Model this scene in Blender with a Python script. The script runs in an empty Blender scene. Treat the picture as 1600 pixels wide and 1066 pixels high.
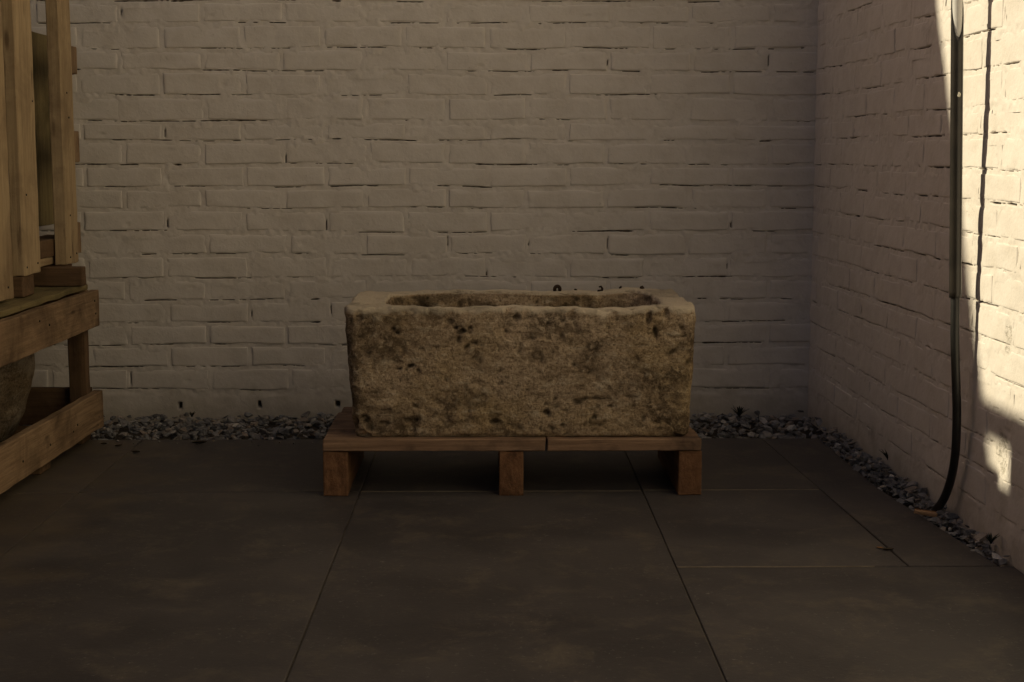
import bpy, bmesh, math, random
import numpy as np
from mathutils import Vector, Matrix

random.seed(7)
rng = np.random.default_rng(11)
scene = bpy.context.scene
col = scene.collection

# ------------------------------------------------------------------ camera
CAM_H = 0.712
FPX = 2320.0
cam_d = bpy.data.cameras.new('camera')
cam = bpy.data.objects.new('camera', cam_d)
col.objects.link(cam)
cam_d.sensor_width = 36.0
cam_d.lens = FPX / 1600.0 * 36.0
cam_d.clip_start = 0.02
cam_d.clip_end = 2000.0
cam.location = (0, 0, CAM_H)
cam.rotation_euler = (math.radians(90) - math.atan(293 / FPX), 0, -math.atan(28 / FPX))
scene.camera = cam

# ------------------------------------------------------------------ light
SUN = Vector((-1.0, 0.25, 0.5425)).normalized()      # towards the sun
elev = math.asin(SUN.z)
azim = math.atan2(SUN.x, SUN.y)
world = bpy.data.worlds.new('World')
scene.world = world
world.use_nodes = True
nt = world.node_tree
nt.nodes.clear()
out = nt.nodes.new('ShaderNodeOutputWorld')
bg = nt.nodes.new('ShaderNodeBackground')
sky = nt.nodes.new('ShaderNodeTexSky')
sky.sky_type = 'NISHITA'
sky.sun_disc = False
sky.sun_elevation = elev
sky.sun_rotation = azim
sky.air_density = 1.0
sky.dust_density = 2.5
sky.ozone_density = 0.3
tint = nt.nodes.new('ShaderNodeMix')
tint.data_type = 'RGBA'
tint.blend_type = 'MULTIPLY'
tint.inputs[0].default_value = 1.0
tint.inputs[7].default_value = (1.0, 0.78, 0.695, 1)   # warm tint over the sky, standing in for white balance
nt.links.new(sky.outputs[0], tint.inputs[6])
nt.links.new(tint.outputs[2], bg.inputs[0])
bg.inputs[1].default_value = 0.056
nt.links.new(bg.outputs[0], out.inputs[0])

sun_d = bpy.data.lights.new('sun', 'SUN')
sun_d.energy = 4.7
sun_d.angle = math.radians(0.53)
sun_d.color = (1.0, 0.885, 0.63)
sun = bpy.data.objects.new('sun', sun_d)
col.objects.link(sun)
sun.location = (-6, 3, 6)
sun.rotation_euler = SUN.to_track_quat('Z', 'Y').to_euler()

vs = scene.view_settings
vs.view_transform = 'Standard'
vs.look = 'None'
vs.exposure = 0.0
vs.gamma = 1.0
vs.use_curve_mapping = False

scene.cycles.max_bounces = 4
scene.cycles.diffuse_bounces = 3
scene.cycles.caustics_reflective = False
scene.cycles.caustics_refractive = False
scene.cycles.glossy_bounces = 2

# ------------------------------------------------------------------ noise
def _hash(ix, iy, iz, seed):
    h = (ix.astype(np.int64) * 374761393 + iy.astype(np.int64) * 668265263 + iz.astype(np.int64) * 2147483647 + seed * 974634777) & 0xFFFFFFFF
    h = ((h ^ (h >> 13)) * 1274126177) & 0xFFFFFFFF
    h = ((h ^ (h >> 16)) * 2246822519) & 0xFFFFFFFF
    h = h ^ (h >> 15)
    return (h & 0xFFFFFF) / float(0xFFFFFF) * 2 - 1

_G = np.random.default_rng(5).normal(size=(64, 3)); _G /= np.linalg.norm(_G, axis=1)[:, None]
_RM = np.linalg.qr(np.random.default_rng(8).normal(size=(3, 3)))[0]
def vnoise(P, scale, seed=0):
    """gradient noise, about -1..1; P (N,3), feature size = scale in metres"""
    Q = (np.asarray(P, float) @ _RM) / scale * 0.8 + seed * 0.371
    I = np.floor(Q).astype(np.int64)
    F = Q - I
    W = F * F * F * (F * (F * 6 - 15) + 10)
    r = 0
    for dx in (0, 1):
        wx = W[:, 0] if dx else 1 - W[:, 0]
        for dy in (0, 1):
            wy = W[:, 1] if dy else 1 - W[:, 1]
            for dz in (0, 1):
                wz = W[:, 2] if dz else 1 - W[:, 2]
                h = ((_hash(I[:, 0] + dx, I[:, 1] + dy, I[:, 2] + dz, seed) * 0.5 + 0.5) * 63.999).astype(int)
                g = _G[h]
                r = r + wx * wy * wz * (g[:, 0] * (F[:, 0] - dx) + g[:, 1] * (F[:, 1] - dy) + g[:, 2] * (F[:, 2] - dz))
    return np.clip(r * 1.9, -1, 1)

def fbm(P, scale, octs=3, seed=0, gain=0.5):
    r = 0; a = 1.0
    for o in range(octs):
        r = r + a * vnoise(P, scale / (2 ** o), seed + o * 17)
        a *= gain
    return r

def sstep(a, b, x):
    t = np.clip((x - a) / (b - a), 0, 1)
    return t * t * (3 - 2 * t)

# ------------------------------------------------------------------ object helpers
def tag(o, label=None, cat=None, group=None, kind=None):
    if label: o['label'] = label
    if cat: o['category'] = cat
    if group: o['group'] = group
    if kind: o['kind'] = kind
    return o

def thing(name, loc, label=None, cat=None, group=None, kind=None):
    o = bpy.data.objects.new(name, None)
    o.empty_display_size = 0.05
    o.location = loc
    col.objects.link(o)
    return tag(o, label, cat, group, kind)

WORLD_LOC = {}
def wloc(o):
    p = Vector(o.location)
    while o.parent:
        o = o.parent
        p = p + Vector(o.location)
    return p

def mk(name, verts, faces, mat, parent=None, origin=None, smooth=True, attrs=None):
    """mesh object from world-space vertices; its origin is put at `origin`"""
    V = np.asarray(verts, float)
    if origin is None:
        origin = V.mean(axis=0)
    origin = Vector([float(c) for c in origin])
    V = V - np.array(origin)
    me = bpy.data.meshes.new(name)
    me.from_pydata(V.tolist(), [], [list(map(int, f)) for f in faces] if not isinstance(faces, list) else faces)
    if smooth:
        me.polygons.foreach_set('use_smooth', [True] * len(me.polygons))
    if attrs:
        for k, a in attrs.items():
            at = me.attributes.new(k, 'FLOAT', 'POINT')
            at.data.foreach_set('value', np.asarray(a, dtype=np.float32))
    me.materials.append(mat)
    me.update()
    o = bpy.data.objects.new(name, me)
    col.objects.link(o)
    if parent is not None:
        o.parent = parent
        o.location = origin - wloc(parent)
    else:
        o.location = origin
    return o

def box_vf(x0, x1, y0, y1, z0, z1):
    v = [(x0, y0, z0), (x1, y0, z0), (x1, y1, z0), (x0, y1, z0), (x0, y0, z1), (x1, y0, z1), (x1, y1, z1), (x0, y1, z1)]
    f = [(0, 3, 2, 1), (4, 5, 6, 7), (0, 1, 5, 4), (1, 2, 6, 5), (2, 3, 7, 6), (3, 0, 4, 7)]
    return v, f

# ------------------------------------------------------------------ materials
def new_mat(name):
    m = bpy.data.materials.new(name)
    m.use_nodes = True
    n = m.node_tree.nodes
    n.clear()
    o = n.new('ShaderNodeOutputMaterial')
    b = n.new('ShaderNodeBsdfPrincipled')
    m.node_tree.links.new(b.outputs[0], o.inputs[0])
    return m, m.node_tree, b

class NB:
    """tiny node builder"""
    def __init__(s, nt): s.nt = nt; s.n = nt.nodes; s.l = nt.links
    def link(s, a, b): s.l.new(a, b)
    def coord(s, kind='Object', scale=(1, 1, 1), rot=(0, 0, 0), loc=None):
        if kind == 'Position':
            c = s.n.new('ShaderNodeNewGeometry').outputs['Position']
        else:
            c = s.n.new('ShaderNodeTexCoord').outputs[kind]
        m = s.n.new('ShaderNodeMapping')
        m.inputs['Scale'].default_value = scale
        m.inputs['Rotation'].default_value = rot
        if loc is not None:
            if hasattr(loc, 'default_value') or hasattr(loc, 'links'):
                s.link(loc, m.inputs['Location'])
            else:
                m.inputs['Location'].default_value = loc
        s.link(c, m.inputs['Vector'])
        return m.outputs[0]
    def noise(s, vec, scale, detail=4, rough=0.55, dist=0.0):
        t = s.n.new('ShaderNodeTexNoise')
        t.inputs['Scale'].default_value = scale
        t.inputs['Detail'].default_value = detail
        t.inputs['Roughness'].default_value = rough
        t.inputs['Distortion'].default_value = dist
        s.link(vec, t.inputs['Vector'])
        return t.outputs['Fac']
    def voro(s, vec, scale, feature='F1'):
        t = s.n.new('ShaderNodeTexVoronoi')
        t.feature = feature
        t.inputs['Scale'].default_value = scale
        s.link(vec, t.inputs['Vector'])
        return t.outputs['Distance']
    def ramp(s, fac, stops):
        r = s.n.new('ShaderNodeValToRGB')
        e = r.color_ramp.elements
        while len(e) < len(stops): e.new(0.5)
        for el, (p, c) in zip(e, stops):
            el.position = p
            el.color = (c, c, c, 1) if isinstance(c, (int, float)) else (*c, 1)
        s.link(fac, r.inputs[0])
        return r.outputs[0]
    def mix(s, fac, a, b, mode='MIX'):
        m = s.n.new('ShaderNodeMix')
        m.data_type = 'RGBA'
        m.blend_type = mode
        for sock, v in ((m.inputs[0], fac), (m.inputs[6], a), (m.inputs[7], b)):
            if isinstance(v, (int, float)): sock.default_value = v
            elif isinstance(v, tuple): sock.default_value = (*v, 1)
            else: s.link(v, sock)
        return m.outputs[2]
    def math(s, op, a, b=None):
        m = s.n.new('ShaderNodeMath')
        m.operation = op
        for sock, v in ((m.inputs[0], a), (m.inputs[1], b)):
            if v is None: continue
            if isinstance(v, (int, float)): sock.default_value = v
            else: s.link(v, sock)
        return m.outputs[0]
    def attr(s, name):
        a = s.n.new('ShaderNodeAttribute'); a.attribute_name = name
        return a.outputs['Fac']
    def bump(s, h, dist, strength=1.0, prev=None):
        b = s.n.new('ShaderNodeBump')
        b.inputs['Distance'].default_value = dist
        b.inputs['Strength'].default_value = strength
        s.link(h, b.inputs['Height'])
        if prev is not None: s.link(prev, b.inputs['Normal'])
        return b.outputs[0]
    def rnd(s):
        return s.n.new('ShaderNodeObjectInfo').outputs['Random']
    def island(s):
        return s.n.new('ShaderNodeNewGeometry').outputs['Random Per Island']

# painted brick
M = {}
def mat_wall():
    m, t, b = new_mat('wall_paint')
    k = NB(t)
    P = k.coord('Position')
    big = k.noise(P, 2.3, 2)
    mid = k.noise(P, 16, 3, 0.6)
    c = k.mix(k.ramp(big, [(0.3, 0), (0.7, 1)]), (0.72, 0.67, 0.605), (0.79, 0.735, 0.665))
    c = k.mix(k.ramp(mid, [(0.42, 0.0), (0.75, 0.5)]), c, (0.62, 0.56, 0.48))
    # splashed soil close to the gravel
    sep = t.nodes.new('ShaderNodeSeparateXYZ'); k.link(P, sep.inputs[0])
    zz = k.math('ADD', sep.outputs[2], k.math('MULTIPLY', k.math('SUBTRACT', mid, 0.5), 0.26))
    spl = k.ramp(zz, [(0.0, 1.0), (0.09, 0.0)])
    c = k.mix(k.math('MULTIPLY', spl, 0.5), c, (0.36, 0.31, 0.22))
    fine = k.noise(P, 95, 3, 0.65)
    c = k.mix(k.ramp(fine, [(0.68, 0.0), (0.74, 0.3)]), c, (0.30, 0.25, 0.18))
    bare = k.attr('bare')
    c = k.mix(k.ramp(bare, [(0.25, 0), (0.7, 1)]), c, (0.11, 0.087, 0.064))
    chm = k.math('MULTIPLY', k.ramp(k.attr('chip'), [(0.2, 0), (0.6, 1)]), k.ramp(fine, [(0.44, 0), (0.60, 1)]))
    c = k.mix(chm, c, (0.50, 0.46, 0.39))
    k.link(c, b.inputs['Base Color'])
    b.inputs['Roughness'].default_value = 0.62
    b.inputs['Specular IOR Level'].default_value = 0.3
    h = k.math('SUBTRACT', k.math('ADD', fine, mid), chm)
    k.link(k.bump(h, 0.0016, 0.8), b.inputs['Normal'])
    return m
M['wall'] = mat_wall()

def mat_tile():
    m, t, b = new_mat('floor_tile')
    k = NB(t)
    P = k.coord('Position')
    r = k.rnd()
    off = t.nodes.new('ShaderNodeCombineXYZ'); k.link(k.math('MULTIPLY', r, 37.0), off.inputs[0]); k.link(k.math('MULTIPLY', r, 91.0), off.inputs[1])
    add = t.nodes.new('ShaderNodeVectorMath'); k.link(P, add.inputs[0]); k.link(off.outputs[0], add.inputs[1])
    V = add.outputs[0]
    a = k.noise(V, 2.6, 6, 0.66, 0.8)
    c = k.mix(k.ramp(a, [(0.36, 0), (0.66, 1)]), (0.046, 0.041, 0.042), (0.086, 0.076, 0.072))
    d = k.noise(V, 9, 7, 0.74, 0.3)
    c = k.mix(k.ramp(d, [(0.51, 0), (0.70, 0.75)]), c, (0.130, 0.108, 0.084))
    e = k.noise(V, 8, 5, 0.65)
    c = k.mix(k.ramp(e, [(0.54, 0), (0.7, 0.4)]), c, (0.042, 0.038, 0.039))
    s = k.ramp(k.noise(V, 85, 5, 0.8), [(0.58, 0), (0.68, 0.75)])
    s = k.math('MULTIPLY', s, k.ramp(k.noise(V, 6, 3), [(0.40, 0.1), (0.60, 1.0)]))
    c = k.mix(s, c, (0.22, 0.20, 0.18))
    # dried soil washed over the slabs by the crate
    ge = t.nodes.new('ShaderNodeSeparateXYZ'); k.link(P, ge.inputs[0])
    dm = k.ramp(k.math('ADD', k.math('MULTIPLY', ge.outputs[0], -1.0), k.math('MULTIPLY', k.math('SUBTRACT', k.noise(P, 7, 5, 0.65), 0.5), 0.9)), [(0.72, 0.0), (1.0, 1.0)])
    c = k.mix(k.math('MULTIPLY', dm, 0.5), c, (0.15, 0.115, 0.07))
    k.link(c, b.inputs['Base Color'])
    k.link(k.ramp(a, [(0.3, 0.50), (0.7, 0.68)]), b.inputs['Roughness'])
    b.inputs['Specular IOR Level'].default_value = 0.25
    h = k.mix(0.5, k.noise(V, 120, 4, 0.65), d)
    k.link(k.bump(h, 0.0015, 0.6), b.inputs['Normal'])
    return m
M['tile'] = mat_tile()

def mat_simple(name, c0, c1, scale=20, rough=0.8, bump=0.002, bscale=None, spec=0.3):
    m, t, b = new_mat(name)
    k = NB(t)
    P = k.coord('Position')
    a = k.noise(P, scale, 5, 0.6)
    c = k.mix(k.ramp(a, [(0.3, 0), (0.7, 1)]), c0, c1)
    k.link(c, b.inputs['Base Color'])
    b.inputs['Roughness'].default_value = rough
    b.inputs['Specular IOR Level'].default_value = spec
    if bump:
        k.link(k.bump(k.noise(P, bscale or scale * 3, 5, 0.65), bump, 0.8), b.inputs['Normal'])
    return m
M['soil'] = mat_simple('soil', (0.03, 0.025, 0.02), (0.085, 0.07, 0.055), 40, 0.95, 0.006)
M['ground'] = mat_simple('ground_soil', (0.05, 0.05, 0.03), (0.10, 0.09, 0.05), 3, 0.95, 0.01, 30)
M['joint'] = mat_simple('joint_sand', (0.085, 0.072, 0.055), (0.17, 0.145, 0.105), 25, 0.95, 0.001)
M['joint_pale'] = mat_simple('pale_joint_strip', (0.15, 0.125, 0.095), (0.26, 0.22, 0.165), 30, 0.95, 0.001)
M['leaf_dry'] = mat_simple('dry_leaf', (0.22, 0.11, 0.035), (0.36, 0.19, 0.07), 60, 0.7, 0.001)
M['leaf_dark'] = mat_simple('rotten_leaf', (0.03, 0.022, 0.014), (0.07, 0.05, 0.03), 60, 0.8, 0.001)
M['weed'] = mat_simple('weed_green', (0.02, 0.022, 0.014), (0.045, 0.05, 0.028), 30, 0.6, 0)
M['chip_wood'] = mat_simple('wood_chip', (0.42, 0.25, 0.13), (0.55, 0.34, 0.19), 80, 0.75, 0.001)
M['hose'] = mat_simple('black_hose', (0.012, 0.012, 0.011), (0.022, 0.021, 0.019), 30, 0.42, 0.0004, 200, 0.5)
M['sleeve'] = mat_simple('dark_sleeve', (0.016, 0.014, 0.012), (0.03, 0.025, 0.02), 25, 0.30, 0.0004, 160, 0.5)
M['white_pipe'] = mat_simple('white_plastic', (0.62, 0.61, 0.58), (0.70, 0.69, 0.66), 25, 0.4, 0.0002, 200, 0.5)
M['rust'] = mat_simple('rusted_iron', (0.018, 0.012, 0.009), (0.06, 0.035, 0.02), 120, 0.85, 0.002)
M['nail'] = mat_simple('nail_head', (0.02, 0.016, 0.012), (0.05, 0.035, 0.025), 200, 0.7, 0)
M['sticker'] = mat_simple('pale_sticker', (0.6, 0.56, 0.45), (0.7, 0.66, 0.55), 100, 0.6, 0)
M['house'] = mat_simple('house_brick_render', (0.20, 0.15, 0.11), (0.28, 0.21, 0.155), 8, 0.85, 0.003)

def mat_stone_gravel():
    m, t, b = new_mat('gravel_stone')
    k = NB(t)
    P = k.coord('Position')
    r = k.mix(0.5, k.rnd(), k.island(), 'ADD')
    fr = k.math('FRACT', k.math('MULTIPLY', k.math('ADD', k.rnd(), k.math('MULTIPLY', k.island(), 3.7)), 5.31))
    c = k.ramp(fr, [(0.0, (0.12, 0.12, 0.125)), (0.28, (0.27, 0.27, 0.275)), (0.5, (0.17, 0.16, 0.155)), (0.72, (0.36, 0.355, 0.35)), (0.87, (0.30, 0.225, 0.165)), (1.0, (0.58, 0.56, 0.53))])
    n1 = k.noise(P, 95, 5, 0.7)
    c = k.mix(k.ramp(n1, [(0.45, 0), (0.72, 0.6)]), c, (0.40, 0.385, 0.36))
    n2 = k.noise(P, 60, 4, 0.6)
    c = k.mix(k.ramp(n2, [(0.5, 0), (0.72, 0.65)]), c, (0.08, 0.072, 0.062))
    k.link(c, b.inputs['Base Color'])
    b.inputs['Roughness'].default_value = 0.85
    b.inputs['Specular IOR Level'].default_value = 0.25
    k.link(k.bump(k.noise(P, 190, 5, 0.7), 0.004, 0.9), b.inputs['Normal'])
    return m
M['gravel'] = mat_stone_gravel()

def mat_trough(name='limestone', base0=(0.42, 0.31, 0.20), base1=(0.62, 0.475, 0.33), dark=(0.165, 0.115, 0.068), pale=(0.78, 0.68, 0.52), ochre=(0.52, 0.375, 0.19)):
    m, t, b = new_mat(name)
    k = NB(t)
    P = k.coord('Position')
    PS = k.coord('Position', (1, 1, 1.35), (0, 0.5, 0))
    a = k.noise(PS, 5, 5, 0.68, 0.6)
    c = k.mix(k.ramp(a, [(0.36, 0), (0.64, 1)]), base0, base1)
    o = k.noise(P, 3.6, 3, 0.6)
    c = k.mix(k.ramp(o, [(0.47, 0), (0.66, 0.7)]), c, ochre)
    TM = k.coord('Position', (14, 14, 60), (0, 0.62, 0))
    d = k.noise(TM, 1.0, 6, 0.72, 0.6)
    c = k.mix(k.ramp(d, [(0.50, 0), (0.64, 0.55)]), c, dark)
    c = k.mix(k.ramp(d, [(0.34, 0.5), (0.44, 0)]), c, pale)
    f = k.noise(P, 180, 5, 0.78)
    c = k.mix(k.ramp(f, [(0.51, 0), (0.60, 0.75)]), c, dark)
    c = k.mix(k.ramp(f, [(0.35, 0.65), (0.44, 0)]), c, pale)
    # lichen blotches here and there
    l = k.math('MULTIPLY', k.ramp(k.noise(P, 9, 3, 0.6), [(0.52, 0), (0.62, 1)]), k.ramp(k.noise(P, 70, 6, 0.8), [(0.45, 0), (0.55, 1)]))
    c = k.mix(k.math('MULTIPLY', l, 0.8), c, dark)
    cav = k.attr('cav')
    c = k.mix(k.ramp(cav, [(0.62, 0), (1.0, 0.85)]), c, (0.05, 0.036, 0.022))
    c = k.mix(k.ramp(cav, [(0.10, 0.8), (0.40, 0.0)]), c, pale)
    k.link(c, b.inputs['Base Color'])
    b.inputs['Roughness'].default_value = 0.92
    b.inputs['Specular IOR Level'].default_value = 0.15
    n = k.bump(k.math('SUBTRACT', k.math('MULTIPLY', k.math('ADD', d, l), -0.6), f), 0.007, 0.9)
    k.link(n, b.inputs['Normal'])
    return m
M['trough'] = mat_trough()
M['basin'] = mat_trough('mottled_stone', (0.16, 0.125, 0.085), (0.30, 0.24, 0.165), (0.06, 0.045, 0.028), (0.42, 0.36, 0.27), (0.22, 0.15, 0.075))

def mat_wood(name, c_light, c_dark, c_stain, stain=0.5, grain=1.0, rough=0.75):
    m, t, b = new_mat(name)
    k = NB(t)
    r = k.rnd()
    off = t.nodes.new('ShaderNodeCombineXYZ')
    for i in range(3): k.link(k.math('MULTIPLY', r, 13.7 + 9 * i), off.inputs[i])
    G = k.coord('Object', (1.1, 26, 26), loc=off.outputs[0])
    K = k.coord('Object', (5, 5, 5), loc=off.outputs[0])
    g1 = k.noise(G, 1.6, 5, 0.6, 1.1)
    g2 = k.noise(G, 6.0, 4, 0.65, 0.4)
    f = k.mix(0.45, g1, g2)
    c = k.mix(k.ramp(f, [(0.38, 0), (0.60, 1)]), c_dark, c_light)
    # tone of the single board
    c = k.mix(k.math('MULTIPLY', r, 0.35), c, c_dark)
    st = k.noise(K, 1.3, 5, 0.65, 0.5)
    c = k.mix(k.ramp(st, [(0.46, 0), (0.66, stain)]), c, c_stain)
    # knots and dark streaks along the grain
    KS = k.coord('Object', (2.2, 9, 9), loc=off.outputs[0])
    kn = k.voro(KS, 2.0)
    c = k.mix(k.ramp(kn, [(0.05, 0.85), (0.13, 0.0)]), c, c_stain)
    sk = k.noise(G, 3.4, 7, 0.8, 1.2)
    c = k.mix(k.ramp(sk, [(0.55, 0), (0.68, 0.7)]), c, c_stain)
    k.link(c, b.inputs['Base Color'])
    b.inputs['Roughness'].default_value = rough
    b.inputs['Specular IOR Level'].default_value = 0.2
    n = k.bump(f, 0.0025 * grain, 0.8)
    n = k.bump(k.noise(k.coord('Object'), 170, 4, 0.7), 0.0012, 0.6, n)
    k.link(n, b.inputs['Normal'])
    return m
M['wood'] = mat_wood('pale_timber', (0.54, 0.41, 0.245), (0.38, 0.275, 0.155), (0.14, 0.09, 0.05))
M['wood_rail'] = mat_wood('crate_timber', (0.40, 0.275, 0.16), (0.23, 0.15, 0.085), (0.085, 0.052, 0.028), 0.8, 1.4)
M['wood_green'] = mat_wood('mossy_timber', (0.28, 0.22, 0.105), (0.18, 0.145, 0.065), (0.08, 0.065, 0.03), 0.7, 1.6)
M['wood_dark'] = mat_wood('dark_shaded_timber', (0.20, 0.125, 0.068), (0.115, 0.07, 0.038), (0.05, 0.03, 0.018), 0.7)  # darker timber; shade of inward and camera-facing parts is in its colour
M['wood_pallet'] = mat_wood('pallet_timber', (0.38, 0.245, 0.155), (0.22, 0.135, 0.085), (0.09, 0.058, 0.04), 0.95, 2.2)
M['wood_block'] = mat_wood('pallet_stringer_timber', (0.26, 0.135, 0.068), (0.15, 0.075, 0.038), (0.085, 0.042, 0.022), 0.75, 2.2)
M['wood_shade_fence'] = mat_wood('shade_fence_timber', (0.26, 0.225, 0.185), (0.18, 0.155, 0.125), (0.10, 0.085, 0.07), 0.5)

# ------------------------------------------------------------------ ground and paving
v, f = box_vf(-60, 60, -60, 60, -0.25, -0.06)
o = mk('ground', v, f, M['ground'], smooth=False); tag(o, 'bare soil ground around the paved yard', 'ground', kind='structure')

WALL_Y = 4.05
CX = 0.869                                             # inner corner
RD = np.array([0.02599, -0.99966, 0.0])                # right wall runs this way from the corner
RN = np.array([-0.99966, -0.02599, 0.0])               # its outward normal

def right_x(y): return CX + 0.026 * (WALL_Y - y)

patio = thing('patio', (0, 1.5, 0), 'dark brown porcelain slab paving of the yard', 'paving', kind='structure')
# sand bed below the slabs
bed = [(-1.9, -3.0), (0.95, -3.0), (right_x(2.0) - .004, 2.0), (0.876, 2.5), (0.822, 3.09), (0.817, 3.675), (-1.9, 3.675)]
bv = [(x, y, -0.058) for x, y in bed] + [(x, y, -0.0032) for x, y in bed]
nB = len(bed)
bf = [tuple(range(nB))[::-1], tuple(range(nB, 2 * nB))] + [(i, (i + 1) % nB, nB + (i + 1) % nB, nB + i) for i in range(nB)]
mk('sand_bed', bv, bf, M['joint'], patio, smooth=False)

def slab(poly, dz=0.0, tilt=(0, 0)):
    """one paving slab from its plan outline (counter-clockwise), arrised edges"""
    P = np.array(poly, float); c = P.mean(axis=0)
    n = len(P)
    def inset(d):
        Q = []
        for i in range(n):
            a, b_, e = P[i - 1], P[i], P[(i + 1) % n]
            u = (b_ - a) / np.linalg.norm(b_ - a); w = (e - b_) / np.linalg.norm(e - b_)
            nu = np.array([-u[1], u[0]]); nw = np.array([-w[1], w[0]])
            k = d / (1 + nu @ nw)
            Q.append(b_ + (nu + nw) * k)
        return np.array(Q)
    rings = [(P, -0.02), (P, -0.0016), (inset(0.0007), -0.0005), (inset(0.0018), 0.0)]
    verts = []
    for R, z in rings:
        for p in R:
            verts.append((p[0], p[1], z + dz + tilt[0] * (p[0] - c[0]) + tilt[1] * (p[1] - c[1])))
    faces = []
    for r in range(3):
        for i in range(n):
            j = (i + 1) % n
            faces.append((r * n + i, r * n + j, (r + 1) * n + j, (r + 1) * n + i))
    faces.append(tuple(range(3 * n, 4 * n)))
    faces.append(tuple(range(n))[::-1])
    return mk('paving_slab', verts, faces, M['tile'], patio, origin=(c[0], c[1], 0), smooth=False)

g = 0.0012
def rect(x0, x1, y0, y1): return [(x0 + g, y0 + g), (x1 - g, y0 + g), (x1 - g, y1 - g), (x0 + g, y1 - g)]
colsX = [-1.885, -1.482, -0.880, -0.285, 0.3145]
for ci in range(4):
    x0, x1 = colsX[ci], colsX[ci + 1]
    ys = [3.675, 3.09]
    y = ys[-1]
    while y > -2.5:
        y -= 1.19
        ys.append(max(y, -2.95))
    for a, b_ in zip(ys[1:], ys[:-1]):
        slab(rect(x0, x1, a, b_), random.uniform(-.0012, .0008), (random.uniform(-.0008, .0008), random.uniform(-.0006, .0006)))
def Cx(y): return 0.720 - (y - 2.503) * (0.047 / 1.17)
def Gx(y): return np.interp(y, [2.503, 3.097, 3.675], [0.876, 0.823, 0.816])
for y0, y1 in ((2.503, 3.097), (3.097, 3.675)):
    slab([(0.3145 + g, y0 + g), (Cx(y0) - g, y0 + g), (Cx(y1) - g, y1 - g), (0.3145 + g, y1 - g)], random.uniform(-.001, .001), (0.001, 0))
    slab([(Cx(y0) + g, y0 + g), (Gx(y0), y0 + g), (Gx(y1), y1 - g), (Cx(y1) + g, y1 - g)], random.uniform(-.001, .001))
yy = [2.503, 1.31, 0.12, -1.07, -2.26, -2.95]
for y1, y0 in zip(yy[:-1], yy[1:]):
    slab([(0.3145 + g, y0 + g), (right_x(y0) - .006, y0 + g), (right_x(y1) - .006, y1 - g), (0.3145 + g, y1 - g)], random.uniform(-.001, .001))

def pale_strip(xa, ya, xb, yb, w=0.0034):  # pale raised strip along a joint
    d = np.array([xb - xa, yb - ya]); d /= np.linalg.norm(d); n = np.array([-d[1], d[0]]) * w / 2
    c = [(xa - n[0], ya - n[1]), (xb - n[0], yb - n[1]), (xb + n[0], yb + n[1]), (xa + n[0], ya + n[1])]
    V = [(x, y, -0.0030) for x, y in c] + [(x, y, 0.0007) for x, y in c]
    mk('joint_strip', V, [(3, 2, 1, 0), (4, 5, 6, 7), (0, 1, 5, 4), (1, 2, 6, 5), (2, 3, 7, 6), (3, 0, 4, 7)], M['joint_pale'], patio, smooth=False)
pale_strip(-0.283, 3.090, 0.312, 3.090)
pale_strip(0.317, 3.097, Cx(3.097) - .004, 3.097)
pale_strip(0.317, 2.503, Cx(2.503) - .06, 2.503)

# ------------------------------------------------------------------ painted brick walls
BED = np.array([1.178, 1.1119, 1.0557, 0.9892, 0.9292, 0.8639, 0.7966, 0.7445, 0.6793, 0.6207, 0.5602, 0.4978, 0.4351, 0.3722, 0.3125, 0.2508, 0.189, 0.1286, 0.0645])[::-1]
PITCH = 0.2185
J = 0.0048            # half a joint

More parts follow.
